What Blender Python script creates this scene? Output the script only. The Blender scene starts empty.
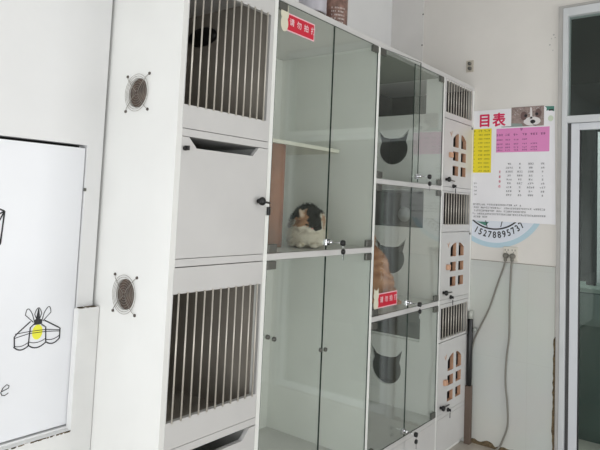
import bpy, bmesh, math, random
from mathutils import Vector, Matrix, noise
from mathutils.geometry import tessellate_polygon
random.seed(7)
C = bpy.context.scene.collection
SC = bpy.context.scene
EYE = 1.57

# ------------------------------------------------------------ materials
def s2l(c):
    return tuple((x/12.92 if x <= .04045 else ((x+.055)/1.055)**2.4) for x in c)
def mat(name, rgb, rough=.5, metal=0, var=0, scale=6, bump=0, bscale=60, spec=.5, srgb=True, attr=None):
    m = bpy.data.materials.new(name); m.use_nodes = True
    nt = m.node_tree; b = nt.nodes['Principled BSDF']
    col = s2l(rgb) if srgb else rgb
    b.inputs['Base Color'].default_value = (*col, 1)
    b.inputs['Roughness'].default_value = rough; b.inputs['Metallic'].default_value = metal
    b.inputs['Specular IOR Level'].default_value = spec
    if attr:
        a = nt.nodes.new('ShaderNodeVertexColor'); a.layer_name = attr
        nt.links.new(a.outputs['Color'], b.inputs['Base Color'])
    if var or bump:
        tc = nt.nodes.new('ShaderNodeNewGeometry')
    if var:
        n = nt.nodes.new('ShaderNodeTexNoise'); n.inputs['Scale'].default_value = scale; n.inputs['Detail'].default_value = 5
        r = nt.nodes.new('ShaderNodeValToRGB')
        r.color_ramp.elements[0].position = .35; r.color_ramp.elements[1].position = .65
        r.color_ramp.elements[0].color = (*[c*(1-var) for c in col], 1); r.color_ramp.elements[1].color = (*[min(1, c*(1+var*.6)) for c in col], 1)
        nt.links.new(tc.outputs['Position'], n.inputs['Vector']); nt.links.new(n.outputs['Fac'], r.inputs['Fac'])
        nt.links.new(r.outputs['Color'], b.inputs['Base Color'])
    if bump:
        n2 = nt.nodes.new('ShaderNodeTexNoise'); n2.inputs['Scale'].default_value = bscale
        bp = nt.nodes.new('ShaderNodeBump'); bp.inputs['Strength'].default_value = bump; bp.inputs['Distance'].default_value = .004
        nt.links.new(tc.outputs['Position'], n2.inputs['Vector']); nt.links.new(n2.outputs['Fac'], bp.inputs['Height'])
        nt.links.new(bp.outputs['Normal'], b.inputs['Normal'])
    return m
def glass_mat(name, tint, f0=.04, haze=0.0, hazecol=(.5, .55, .5)):
    m = bpy.data.materials.new(name); m.use_nodes = True
    nt = m.node_tree; nt.nodes.clear(); N = nt.nodes.new; L = nt.links.new
    out = N('ShaderNodeOutputMaterial'); t = N('ShaderNodeBsdfTransparent'); g = N('ShaderNodeBsdfGlossy')
    t.inputs['Color'].default_value = (*tint, 1); g.inputs['Roughness'].default_value = .02; g.inputs['Color'].default_value = (.95, 1, .97, 1)
    geo = N('ShaderNodeNewGeometry'); dot = N('ShaderNodeVectorMath'); dot.operation = 'DOT_PRODUCT'
    L(geo.outputs['Normal'], dot.inputs[0]); L(geo.outputs['Incoming'], dot.inputs[1])
    ab = N('ShaderNodeMath'); ab.operation = 'ABSOLUTE'; L(dot.outputs['Value'], ab.inputs[0])
    su = N('ShaderNodeMath'); su.operation = 'SUBTRACT'; su.inputs[0].default_value = 1; L(ab.outputs[0], su.inputs[1])
    pw = N('ShaderNodeMath'); pw.operation = 'POWER'; pw.inputs[1].default_value = 5; L(su.outputs[0], pw.inputs[0])
    ma = N('ShaderNodeMath'); ma.operation = 'MULTIPLY_ADD'; ma.inputs[1].default_value = 1-f0; ma.inputs[2].default_value = f0; L(pw.outputs[0], ma.inputs[0])
    mx = N('ShaderNodeMixShader'); L(ma.outputs[0], mx.inputs[0]); L(t.outputs[0], mx.inputs[1]); L(g.outputs[0], mx.inputs[2])
    last = mx
    if haze:                                              # painted haze: diffuse mixed in to lighten the pane
        d = N('ShaderNodeBsdfDiffuse'); d.inputs['Color'].default_value = (*hazecol, 1)
        m2 = N('ShaderNodeMixShader'); m2.inputs[0].default_value = haze
        L(mx.outputs[0], m2.inputs[1]); L(d.outputs[0], m2.inputs[2]); last = m2
    L(last.outputs[0], out.inputs['Surface'])
    return m

M = {}
M['white'] = mat('white_laminate', (.90, .90, .89), .35, var=.03, scale=3)
M['board'] = mat('white_board', (.795, .79, .785), .4, var=.03, scale=5)
M['inner'] = mat('inner_board', (.93, .935, .92), .5, var=.04, scale=4)
M['wallp'] = mat('white_wall_paint', (.91, .91, .91), .6, var=.02, scale=3, bump=.15, bscale=25)
M['wallend'] = mat('end_wall_paint', (.875, .86, .84), .7, var=.03, scale=3, bump=.2, bscale=20)
M['pilaster'] = mat('board_paint', (.87, .86, .85), .6, var=.03, scale=4)
M['panelw'] = mat('painted_hatch', (.92, .925, .94), .3, var=.015, scale=4)
M['trimw'] = mat('painted_trim', (.90, .90, .895), .45, var=.03, scale=7, bump=.2, bscale=30)
M['ceil'] = mat('ceiling_paint', (.85, .85, .84), .7)
M['steel'] = mat('steel', (.78, .76, .72), .4, .35)
M['chrome'] = mat('chrome', (.85, .85, .86), .12, 1)
M['clamp'] = mat('clamp_grey', (.40, .40, .38), .4, .6)
M['black'] = mat('black_plastic', (.06, .06, .065), .35)
M['darkvoid'] = mat('dark_interior', (.16, .155, .15), .7, var=.15, scale=8)
M['alu_plain'] = mat('pale_disc', (.75, .76, .74), .5)
M['mdf'] = mat('mdf_edge', (.79, .62, .51), .7, var=.08, scale=30)
M['glass'] = glass_mat('cabinet_glass', (.975, .990, .978), .055, .018, (.66, .72, .66))
M['glassedge'] = mat('glass_edge', (.12, .2, .17), .2)
M['doorglass'] = glass_mat('door_glass', (.84, .89, .87), .03)
M['alu'] = mat('door_frame_paint', (.82, .83, .84), .4, var=.03, scale=6)
M['alugrey'] = mat('door_frame_side', (.70, .69, .68), .5, var=.06, scale=9)
M['red'] = mat('red_print', (.80, .07, .20), .4)
M['pinkish'] = mat('sticker_border', (.93, .75, .78), .4)
M['cream'] = mat('cream_print', (.86, .84, .76), .5)
M['white_ink'] = mat('white_print', (.90, .78, .80), .5)
M['magenta'] = mat('magenta_print', (.83, .10, .33), .5)
M['yellow'] = mat('yellow_print', (.93, .86, .16), .5)
M['pink'] = mat('pink_print', (.89, .55, .77), .5)
M['paper'] = mat('poster_paper', (.94, .935, .95), .45, var=.02, scale=5)
M['ink'] = mat('black_print', (.13, .12, .14), .6)
M['inkgrey'] = mat('grey_print', (.36, .34, .37), .6)
M['blue'] = mat('pale_blue_print', (.72, .82, .87), .5)
M['bluewhite'] = mat('blue_white_print', (.87, .89, .93), .5)
M['teal'] = mat('teal_print', (.30, .52, .46), .5)
M['cable'] = mat('grey_cable', (.50, .49, .46), .5)
M['plug'] = mat('grey_plug', (.44, .43, .40), .5)
M['socketw'] = mat('socket_plastic', (.84, .82, .78), .4)
M['wood'] = mat('orange_post', (.58, .35, .22), .8, var=.14, scale=14, bump=.5, bscale=120)
M['perch'] = mat('perch_board', (.88, .87, .82), .5)
M['grime'] = mat('grime', (.42, .36, .27), .9, var=.4, scale=60)
M['brownboard'] = mat('brown_board', (.40, .34, .30), .7, var=.1, scale=10)
M['fan'] = mat('fan_blade', (.31, .24, .20), .5, var=.5, scale=40)
M['wire'] = mat('guard_wire', (.60, .58, .55), .4, .5)
M['wirehub'] = mat('screw_dark', (.36, .33, .31), .4, .5)
M['lampyellow'] = mat('yellow_paint', (.93, .92, .25), .5)
M['penblack'] = mat('black_pen', (.16, .16, .17), .6)

# floor and wainscot tiles
def tile_mat(name, c1, grout, sx, sz, axis, rough=.25, mortar=.004):
    m = bpy.data.materials.new(name); m.use_nodes = True; nt = m.node_tree; b = nt.nodes['Principled BSDF']
    g = nt.nodes.new('ShaderNodeNewGeometry'); s = nt.nodes.new('ShaderNodeSeparateXYZ'); c = nt.nodes.new('ShaderNodeCombineXYZ')
    nt.links.new(g.outputs['Position'], s.inputs[0])
    nt.links.new(s.outputs[axis[0]], c.inputs[0]); nt.links.new(s.outputs[axis[1]], c.inputs[1])
    br = nt.nodes.new('ShaderNodeTexBrick'); br.offset = 0
    br.inputs['Brick Width'].default_value = sx; br.inputs['Row Height'].default_value = sz
    br.inputs['Scale'].default_value = 1; br.inputs['Mortar Size'].default_value = mortar; br.inputs['Mortar Smooth'].default_value = .3
    br.inputs['Color1'].default_value = (*s2l(c1), 1); br.inputs['Color2'].default_value = (*s2l([x*.985 for x in c1]), 1); br.inputs['Mortar'].default_value = (*s2l(grout), 1)
    nt.links.new(c.outputs[0], br.inputs['Vector'])
    n = nt.nodes.new('ShaderNodeTexNoise'); n.inputs['Scale'].default_value = 2.2; n.inputs['Detail'].default_value = 6
    nt.links.new(g.outputs['Position'], n.inputs['Vector'])
    mx = nt.nodes.new('ShaderNodeMixRGB'); mx.blend_type = 'MULTIPLY'; mx.inputs[0].default_value = .12
    nt.links.new(br.outputs['Color'], mx.inputs[1]); nt.links.new(n.outputs['Color'], mx.inputs[2])
    nt.links.new(mx.outputs[0], b.inputs['Base Color']); b.inputs['Roughness'].default_value = rough
    return m
M['tile'] = tile_mat('wainscot_tile', (.80, .81, .79), (.775, .78, .76), .60, .60, ('Y', 'Z'), .35, .0015)
M['floor'] = tile_mat('floor_tile', (.74, .72, .68), (.5, .48, .45), .60, .60, ('X', 'Y'))

# ------------------------------------------------------------ mesh helpers
def link(name, bm, mats, parent=None, smooth=False):
    me = bpy.data.meshes.new(name); bmesh.ops.recalc_face_normals(bm, faces=bm.faces); bm.to_mesh(me); bm.free()
    for m in (mats if isinstance(mats, (list, tuple)) else [mats]): me.materials.append(m)
    if smooth:
        for p in me.polygons: p.use_smooth = True
    o = bpy.data.objects.new(name, me); C.objects.link(o)
    if parent: attach(o, parent)
    return o
def world_loc(o):
    return world_loc(o.parent) + (o.location if o.get('_l') else Vector()) if o.parent else o.location.copy()
def attach(o, parent):
    o.parent = parent
    r = parent
    while r.parent: r = r.parent
    # meshes are built in world coordinates; only the root Empty sits away from the origin
    if parent is r: o.matrix_parent_inverse = Matrix.Translation(-r.location)
def root(name, loc, label, cat, group=None):
    o = bpy.data.objects.new(name, None); C.objects.link(o); o.location = loc; o.empty_display_size = .05
    return tag(o, label, cat, group)
def tag(o, label=None, cat=None, group=None, kind=None):
    if label: o['label'] = label
    if cat: o['category'] = cat
    if group: o['group'] = group
    if kind: o['kind'] = kind
    return o
def box(bm, x0, x1, y0, y1, z0, z1, bev=0, mi=0):
    v = [bm.verts.new(p) for p in ((x0,y0,z0),(x1,y0,z0),(x1,y1,z0),(x0,y1,z0),(x0,y0,z1),(x1,y0,z1),(x1,y1,z1),(x0,y1,z1))]
    fs = [bm.faces.new([v[i] for i in f]) for f in ((0,1,2,3),(4,7,6,5),(0,4,5,1),(1,5,6,2),(2,6,7,3),(3,7,4,0))]
    for f in fs: f.material_index = mi
    if bev:
        es = list({e for f in fs for e in f.edges}); bmesh.ops.bevel(bm, geom=es, offset=bev, segments=2, affect='EDGES', profile=.5)
    return fs
def bx(*a, bev=0, mi=0):
    bm = bmesh.new(); box(bm, *a, bev=bev, mi=mi); return bm
def tube(bm, pts, r, seg=8, mi=0, closed=False, cap=True):
    pts = [Vector(p) for p in pts]; n = len(pts); rings = []
    rr = r if isinstance(r, (list, tuple)) else [r]*n
    prev = None
    for i, p in enumerate(pts):
        if closed: t = (pts[(i+1) % n] - pts[i-1]).normalized()
        else: t = (pts[min(i+1, n-1)] - pts[max(i-1, 0)]).normalized()
        if prev is None:
            a = Vector((0,0,1)) if abs(t.z) < .9 else Vector((1,0,0)); u = t.cross(a).normalized()
        else: u = (prev - t*prev.dot(t)).normalized()
        prev = u; w = t.cross(u)
        rings.append([bm.verts.new(p + (u*math.cos(2*math.pi*k/seg) + w*math.sin(2*math.pi*k/seg))*rr[i]) for k in range(seg)])
    for i in range(n if closed else n-1):
        a, b = rings[i], rings[(i+1) % n]
        for k in range(seg):
            f = bm.faces.new((a[k], a[(k+1) % seg], b[(k+1) % seg], b[k])); f.material_index = mi; f.smooth = True
    if cap and not closed:
        for rg in (rings[0], rings[-1]):
            f = bm.faces.new(rg); f.material_index = mi
def lathe(bm, prof, org, axis=(0,0,1), seg=20, mi=0):
    """prof: (radius, height) pairs along axis"""
    ax = Vector(axis).normalized(); a = Vector((0,0,1)) if abs(ax.z) < .9 else Vector((1,0,0)); u = ax.cross(a).normalized(); w = ax.cross(u)
    rings = []
    for r, h in prof:
        if r < 1e-6: rings.append([bm.verts.new(Vector(org)+ax*h)])
        else: rings.append([bm.verts.new(Vector(org)+ax*h+(u*math.cos(2*math.pi*k/seg)+w*math.sin(2*math.pi*k/seg))*r) for k in range(seg)])
    for p, q in zip(rings, rings[1:]):
        for k in range(seg):
            k2 = (k+1) % seg
            if len(p) == 1 and len(q) == 1: continue
            vs = [p[0], q[k2], q[k]] if len(p) == 1 else ([p[k], p[k2], q[0]] if len(q) == 1 else [p[k], p[k2], q[k2], q[k]])
            f = bm.faces.new(vs); f.material_index = mi; f.smooth = True
    for rg in (rings[0], rings[-1]):
        if len(rg) > 1: bm.faces.new(rg).material_index = mi
# mapping frames: (u,v,w) -> world; w is depth away from the viewer side
FR = lambda y: (lambda u, v, w: (u, y+w, v))            # faces -Y: u=X, v=Z
SD = lambda x: (lambda u, v, w: (x+w, u, v))            # faces -X: u=Y, v=Z
TP = lambda z: (lambda u, v, w: (u, v, z-w))
def plate(bm, outer, holes, th, fr, mi=0, mi_edge=None, mi_hole=None):
    """flat plate with holes, given thickness"""
    loops = [[Vector((a, b, 0)) for a, b in lp] for lp in [outer]+list(holes)]
    flat = [p for lp in loops for p in lp]
    tris = tessellate_polygon(loops)
    A = [bm.verts.new(fr(p.x, p.y, 0)) for p in flat]; B = [bm.verts.new(fr(p.x, p.y, th)) for p in flat]
    for t in tris:
        try:
            bm.faces.new([A[i] for i in t]).material_index = mi; bm.faces.new([B[i] for i in reversed(t)]).material_index = mi
        except ValueError: pass
    k = 0
    for li, lp in enumerate(loops):
        n = len(lp); me_ = mi if mi_edge is None else mi_edge
        if li and mi_hole is not None: me_ = mi_hole
        for i in range(n):
            bm.faces.new((A[k+i], A[k+(i+1) % n], B[k+(i+1) % n], B[k+i])).material_index = me_
        k += n
def rect(a0, a1, b0, b1): return [(a0,b0),(a1,b0),(a1,b1),(a0,b1)]
def circ(a, b, r, n=32, rb=None): return [(a+r*math.cos(2*math.pi*k/n), b+(rb or r)*math.sin(2*math.pi*k/n)) for k in range(n)]
def pl(*a, **k):
    bm = bmesh.new(); plate(bm, *a, **k); return bm
def flat_text(bm, body, size, mtx, mi=0, align='CENTER', bold=0.0, wide=1.0):
    if bold:
        for k, (dx, dy) in enumerate(((-1,0),(1,0),(0,1),(0,-1),(0,0))): flat_text(bm, body, size, mtx @ Matrix.Translation((dx*bold, dy*bold, k*.00002)), mi, align, 0, wide)
        return
    cu = bpy.data.curves.new('t', 'FONT'); cu.body = body; cu.size = size; cu.align_x = align; cu.align_y = 'CENTER'
    o = bpy.data.objects.new('t', cu); C.objects.link(o)
    me = bpy.data.meshes.new_from_object(o.evaluated_get(bpy.context.evaluated_depsgraph_get()))
    S_ = Matrix.Diagonal((wide, 1, 1, 1))
    me.transform(mtx @ S_); n = len(bm.faces); bm.from_mesh(me); bm.faces.ensure_lookup_table()
    for f in bm.faces[n:]: f.material_index = mi
    bpy.data.objects.remove(o); bpy.data.curves.remove(cu); bpy.data.meshes.remove(me)
def end_m(y, z, x, rot=0):            # text frame on the end wall (faces -X, reads towards -Y)
    return Matrix.Translation((x, y, z)) @ Matrix(((0,0,-1,0),(-1,0,0,0),(0,1,0,0),(0,0,0,1))) @ Matrix.Rotation(rot, 4, 'Z')
def front_m(x, z, y, rot=0):          # faces -Y, reads towards +X
    return Matrix.Translation((x, y, z)) @ Matrix(((1,0,0,0),(0,0,-1,0),(0,1,0,0),(0,0,0,1))) @ Matrix.Rotation(rot, 4, 'Z')

# ------------------------------------------------------------ the setting
X0, XE = 1.284, 3.914
YF, YW, YB = 1.6, 2.02, 2.30
ZT = 3.3
def struct(name, bm, m, label=None):
    o = link(name, bm, m); return tag(o, label, None, None, 'structure')
struct('floor', bx(-1.9, XE, -2.7, YB, -.1, 0), M['floor'])
struct('ceiling', bx(-1.9, XE, -2.7, YB, ZT, ZT+.1), M['ceil'])
# left wall with the opening of the hatch
struct('wall_left', pl([(-1.9,0),(X0-.014,0),(X0-.014,ZT),(-1.9,ZT)], [rect(.296, 1.206, .729, 1.762)], .05, FR(YW)), M['wallp'])
struct('wall_back', bx(X0-.05, XE, YB, YB+.1, 0, ZT), M['wallp'])
struct('wall_recess', bx(-1.9, X0-.06, YW+.09, YW+.14, 0, ZT), M['darkvoid'])
struct('wall_front', pl([(-1.9,0),(XE,0),(XE,ZT),(-1.9,ZT)], [rect(1.95, 3.85, .45, 2.35)], .1, FR(-2.8)), M['wallp'])  # opening cut for the added fill light
bm = bmesh.new(); plate(bm, rect(1.951, 3.849, .451, 2.349), [rect(2.0, 2.88, .5, 2.3), rect(2.92, 3.8, .5, 2.3)], .05, FR(-2.78)); struct('window_1', bm, M['trimw'])  # made-up unseen window framing the added fill light
DY0, DY1, DZ = -.15, 1.0, 2.93
struct('wall_end', pl([(-2.7,0),(DY0,0),(DY0,DZ),(DY1,DZ),(DY1,0),(YB,0),(YB,ZT),(-2.7,ZT)], [], .12, SD(XE)), M['wallend'])
# tiled wainscot on the end wall
wt = bmesh.new(); box(wt, XE-.006, XE-.0005, 1.03, 1.5985, 0, 1.237); struct('trim_1', wt, M['tile'])
wt = bmesh.new(); box(wt, XE-.004, XE-.0005, 1.03, 1.5985, 1.237, 1.241); struct('trim_2', wt, mat('grout_line', (.55, .52, .48), .8))
# pilaster board in the far corner above the cabinet
pb = bmesh.new(); box(pb, XE-.008, XE-.0005, YW, YB-.001, 2.47, ZT-.001); struct('trim_3', pb, M['pilaster'])
# boxed trim around the hatch, lower right: stands 3 cm proud
struct('trim_4', pl([(-1.9,.02),(X0-.003,.02),(X0-.003,1.155),(1.197,1.155),(1.197,.722),(-1.9,.722)], [], .0298, FR(YW-.03)), M['trimw'])
# hatch
h = root('wall_hatch', (.75, YW, .735), 'white painted square hatch with a dark gap round it in the left wall', 'hatch')
link('panel', pl(rect(.30, 1.200, .736, 1.750), [], .02, FR(YW+.004)), M['panelw'], h)
bm = bmesh.new(); box(bm, 1.203, 1.211, YW-.004, YW+.004, 1.588, 1.600, bev=.001); link('catch', bm, M['clamp'], h)
# grime in the gap of the hatch
bm = bmesh.new(); random.seed(3)
for i in range(46):
    x = .75+.44*random.random()**.5; w = .004+.012*random.random(); z = .7235
    box(bm, x, x+w, YW-.0312, YW-.0302, z-.0005-.006*random.random(), z-.002+.001)
for i in range(16):
    x = 1.19+.085*random.random(); box(bm, x, x+.008, YW-.03+.02*random.random(), YW-.003, 1.1552, 1.157)
tag(link('grime', bm, M['grime']), 'brown grime along the lower edge of the wall hatch', 'grime', None, 'stuff')

# drawings on the hatch
def pen(bm, pts, w=.0022, y=YW+.0036):
    pts = [Vector((a, y, b)) for a, b in pts]
    tube(bm, pts, w, seg=5)
def bez(p0, p1, p2, n=8):
    return [((1-t)**2*p0[0]+2*t*(1-t)*p1[0]+t*t*p2[0], (1-t)**2*p0[1]+2*t*(1-t)*p1[1]+t*t*p2[1]) for t in [i/n for i in range(n+1)]]
r = root('lamp_decal', (1.06, YW+.003, 1.04), 'black line drawing of a yellow-bulb pendant lamp on the white hatch', 'wall decal')
bm = bmesh.new()
pen(bm, [(1.039,1.126),(.995,1.090),(.987,1.080),(.990,1.045)]); pen(bm, [(1.089,1.124),(1.140,1.094),(1.149,1.088),(1.149,1.052)])
pen(bm, [(1.052,1.115),(1.040,1.105),(1.037,1.045)]); pen(bm, [(1.079,1.111),(1.095,1.100),(1.099,1.047)])
pen(bm, [(.989,1.090),(1.037,1.092),(1.097,1.091),(1.149,1.082)], .0014); pen(bm, [(.988,1.076),(1.037,1.085),(1.097,1.084),(1.149,1.078)], .0014)
pen(bm, bez((.987,1.047),(1.012,1.020),(1.039,1.045))); pen(bm, bez((1.037,1.045),(1.066,1.018),(1.100,1.047))); pen(bm, bez((1.099,1.047),(1.126,1.026),(1.150,1.054)))
pen(bm, bez((.988,1.050),(1.012,1.038),(1.038,1.056)), .0014); pen(bm, bez((1.038,1.056),(1.066,1.042),(1.099,1.060)), .0014); pen(bm, bez((1.099,1.056),(1.126,1.046),(1.150,1.064)), .0014)
for cx, tx in ((1.035,-.012),(1.064,0),(1.094,.012)):
    p = [(1.064+(cx-1.064)*.5, 1.122)] + bez((cx-.012+tx*.3,1.150),(cx+tx,1.192),(cx+.013+tx*.3,1.150),6) + [(1.064+(cx-1.064)*.5+.004, 1.122)]
    pen(bm, p, .0014)
link('outline', bm, M['penblack'], r)
bm = bmesh.new(); plate(bm, [(1.052,1.112),(1.080,1.112),(1.080,1.128),(1.072,1.131),(1.070,1.146),(1.066,1.168),(1.063,1.168),(1.060,1.146),(1.057,1.131),(1.052,1.128)], [], .001, FR(YW+.0028)); link('socket', bm, M['penblack'], r)
bm = bmesh.new(); plate(bm, circ(1.066,1.086,.0185,24,.026), [], .0008, FR(YW+.0031)); link('bulb', bm, M['lampyellow'], r)
bm = bmesh.new()
pen(bm, [(.957,.905),(.968,.908),(.980,.912),(.982,.919),(.974,.925),(.962,.916),(.956,.902),(.960,.893),(.970,.890),(.981,.896)], .0016)
tag(link('letter_decal', bm, M['penblack']), 'handwritten black letter e at the bottom left of the white hatch', 'wall decal')
bm = bmesh.new()
for a, b in (((.862,1.500),(.893,1.520)),((.893,1.520),(.923,1.508)),((.862,1.500),(.893,1.492)),((.893,1.492),(.923,1.508)),((.862,1.500),(.860,1.400)),((.923,1.508),(.917,1.398)),((.893,1.492),(.888,1.376)),((.860,1.400),(.888,1.376)),((.888,1.376),(.917,1.398)),((.893,1.492),(.905,1.440)),((.905,1.440),(.917,1.398)),((.893,1.520),(.893,1.560)),((.905,1.470),(.923,1.508))):
    pen(bm, [a, b], .0026)
tag(link('lantern_decal', bm, M['penblack']), 'black line drawing of a cage lantern at the left edge of the hatch', 'wall decal')

# nail heads in the board joint
for i, (y, z) in enumerate(((YW+.004, 3.065), (YW+.006, 2.825))):
    bm = bmesh.new(); lathe(bm, [(0,0),(.006,0),(.005,.003),(0,.0035)], (XE-.0085, y, z), (-1,0,0), 10)
    tag(link('nail', bm, M['wirehub']), ('upper' if i == 0 else 'lower')+' dark nail head in the board joint above the cabinets', 'nail', 'nails in the board joint')

# ------------------------------------------------------------ the big cat cabinet
D = 0.025
XS = [1.284, 1.757, 2.589, 3.403, 3.889]          # left faces of the uprights
cab = root('cat_cabinet', (2.6, YF, 0), 'wall-wide white cat cabinet with barred, flap, glass and arched doors', 'cabinet')
TOPZ = 2.46
rear = YB-.03
ventc = [(1.838, 1.962), (1.838, 1.219)]
# uprights
def cat_head(cy, cz, w=.113):
    # silhouette of a cat's head in (y,z): two pointed ears and a wide round face
    pts = []
    for k in range(0, 33):
        a = math.radians(152 + (388-152)*k/32)      # from upper-left round the chin to upper-right
        pts.append((cy+w*math.cos(a), cz+w*.92*math.sin(a)))
    pts += [(cy+w*1.06, cz+.135), (cy+w*.62, cz+.083), (cy+w*.3, cz+.074), (cy-w*.3, cz+.074), (cy-w*.62, cz+.083), (cy-w*1.06, cz+.135)]
    return pts
cells = [(1.726, TOPZ-.028), (1.001, 1.700), (.285, .975)]
bm = bmesh.new(); plate(bm, [(YF,0),(rear,0),(rear,TOPZ-.028),(YF,TOPZ-.028)], [circ(y, z, .056, 40) for y, z in ventc], D, SD(XS[0])); link('side_panel', bm, M['white'], cab)
for x in (XS[1], XS[2], XS[4]):
    link('partition', bx(x, x+D-.003, YF, rear, 0, TOPZ-.028), M['inner'], cab)
holes = []
for (z0, z1), oz, cz in zip(cells, (2.200, 1.452, .727), (1.972, 1.240, .520)):
    holes += [rect(1.722, 2.24, oz, z1-.004), cat_head(1.963, cz)]
bm = bmesh.new(); plate(bm, [(YF,0),(rear,0),(rear,TOPZ-.028),(YF,TOPZ-.028)], holes, D-.003, SD(XS[3])); o = link('partition', bm, M['white'], cab); o['label'] = 'partition with cat-head holes'
# top and back
link('top_panel', bx(X0, XE-.0005, YF, rear, TOPZ-.028, TOPZ, bev=.002), M['board'], cab)
link('back_panel', bx(X0, XE-.001, rear, rear+.012, 0, TOPZ), M['inner'], cab)
link('plinth', bx(X0+.03, XE-.03, YF+.03, YF+.045, 0, .04), M['white'], cab)
# added sheets that darken the enclosed compartments
M['lining2'] = mat('hutch_lining', (.36, .34, .33), .7, var=.15, scale=7)  # shade of the enclosed hutches put into the colour
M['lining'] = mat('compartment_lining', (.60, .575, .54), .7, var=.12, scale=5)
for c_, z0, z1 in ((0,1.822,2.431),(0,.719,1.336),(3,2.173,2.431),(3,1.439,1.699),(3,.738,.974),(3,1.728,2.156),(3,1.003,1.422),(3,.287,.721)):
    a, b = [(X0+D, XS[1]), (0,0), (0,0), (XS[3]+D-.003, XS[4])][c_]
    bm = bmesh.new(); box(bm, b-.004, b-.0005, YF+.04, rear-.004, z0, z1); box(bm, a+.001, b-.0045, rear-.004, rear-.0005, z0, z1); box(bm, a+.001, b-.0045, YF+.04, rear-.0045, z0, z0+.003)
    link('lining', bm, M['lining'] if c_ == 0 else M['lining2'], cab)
link('lining', bx(XS[2]+D, XS[3]-.001, YF+.04, rear-.005, TOPZ-.0325, TOPZ-.0285), mat('grey_lining', (.55, .56, .53), .6), cab)  # added grey sheet that darkens the underside of the top panel
bm = bmesh.new(); lathe(bm, [(0,0),(.095,0),(.095,.012),(.080,.020),(0,.020)], (0,0,0), (-1,0,0), 32); bm.transform(Matrix.Translation((XS[1]-.0045, 2.032, 2.322)) @ Matrix.Diagonal((1,1,.47,1)))
o = link('oval_vent', bm, M['black'], cab); o['label'] = 'black oval vent behind the bars'
bm = bmesh.new(); lathe(bm, [(0,0),(.055,0),(.055,.006),(0,.008)], (XS[4]-.0045, 2.12, 1.53), (-1,0,0), 24)
o = link('round_vent', bm, M['alu_plain'], cab); o['label'] = 'pale round vent cover'
# shelves: (column, z_top)
cols = [(X0+D, XS[1]), (XS[1]+D-.003, XS[2]), (XS[2]+D-.003, XS[3]), (XS[3]+D-.003, XS[4])]
shelves = [(0,1.821),(0,1.364),(0,.718),(0,.070),(1,1.364),(1,.285),(2,1.726),(2,1.001),(2,.285),(3,1.726),(3,1.001),(3,.285)]
for c, z in shelves:
    a, b = cols[c]; link('shelf', bx(a+.0005, b-.0005, YF, rear-.0005, z-.026, z), M['board'], cab)
for z in (2.17, 1.436, .735):
    a, b = cols[3]; link('shelf', bx(a+.0005, b-.0005, YF+.022, rear-.0005, z-.012, z+.002), M['inner'], cab)
# fan guards and fans on the side panel
for vy, vz in ventc:
    bm = bmesh.new()
    for rr in (.070, .062, .054, .045, .036, .027, .018, .009): tube(bm, [(X0-.006, y, z) for y, z in circ(vy, vz, rr, 36)], .0008, 6, closed=True)
    for sy in (-1, 1):
        for sz in (-1, 1): tube(bm, [(X0-.004, vy+sy*.004, vz+sz*.004), (X0-.009, vy+sy*.02, vz+sz*.02), (X0-.008, vy+sy*.055, vz+sz*.055), (X0-.002, vy+sy*.066, vz+sz*.066)], .0011, 6)
    g = link('fan_guard', bm, M['wire'], cab)
    for sy in (-1, 1):
        for sz in (-1, 1):
            bm = bmesh.new(); lathe(bm, [(0,0),(.006,0),(.005,.004),(0,.005)], (X0-.0005, vy+sy*.0665, vz+sz*.0665), (-1,0,0), 10)
            link('screw', bm, M['wirehub'], g)
    bm = bmesh.new(); cx = X0+.018
    lathe(bm, [(0,.0),(.020,0),(.022,.004),(.022,.025),(0,.025)], (cx, vy, vz), (1,0,0), 20)
    for k in range(7):
        a0 = 2*math.pi*k/7; vs = []
        for j in range(5):
            t = j/4; rr = .02+.032*t
            for dz, da in ((-.010, -.30-.1*t), (.010, .30+.1*t)):
                a = a0+da; vs.append(bm.verts.new((cx+.014+dz, vy+rr*math.cos(a), vz+rr*math.sin(a))))
        for j in range(4): bm.faces.new((vs[2*j], vs[2*j+1], vs[2*j+3], vs[2*j+2]))
    ring = [(.0545,0),(.0555,0),(.0555,.028),(.0545,.028)]
    lathe(bm, ring, (cx-.010, vy, vz), (1,0,0), 32)
    link('fan', bm, M['fan'], g)
# dark vent on the rear of the top-left compartment
bm = bmesh.new(); lathe(bm, [(0,0),(.085,0),(.085,.02),(.07,.024),(0,.024)], (1.97, rear-.001, 2.416), (0,-1,0), 28); 
# dark round hole seen behind the bars belongs to the right upright of that compartment
bm.free()
def door_part(name, bm, m, label=None):
    o = link(name, bm, m, cab)
    if label: o['label'] = label
    return o
def barred(xa, xb, z0, z1, bz0, bz1, nb, rb, bx0=None, bx1=None):
    g = .0025; bm = bmesh.new(); bx0 = bx0 or xa+.006; bx1 = bx1 or xb-.006
    plate(bm, rect(xa+g, xb-g, z0+g, z1-g), [rect(bx0, bx1, bz0, bz1)], .018, FR(YF-.001))
    d = door_part('barred_door', bm, M['board'])
    for i in range(nb):
        x = bx0+(bx1-bx0)*(i+.6)/(nb+.2); bm = bmesh.new(); tube(bm, [(x, YF-.0045, bz0-.004), (x, YF-.0045, bz1+.004)], rb, 8)
        link('bar', bm, M['steel'], d)
    return d
def key_lock(x, z, y, parent, dangle=.04):
    o = bmesh.new()
    box(o, x-.018, x+.012, y-.006, y+.012, z-.016, z+.014, bev=.002)
    lathe(o, [(0,0),(.009,0),(.009,.022),(.006,.024),(0,.024)], (x, y-.005, z), (0,-1,0), 14)
    lk = link('lock', o, M['chrome'], parent)
    return lk
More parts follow.
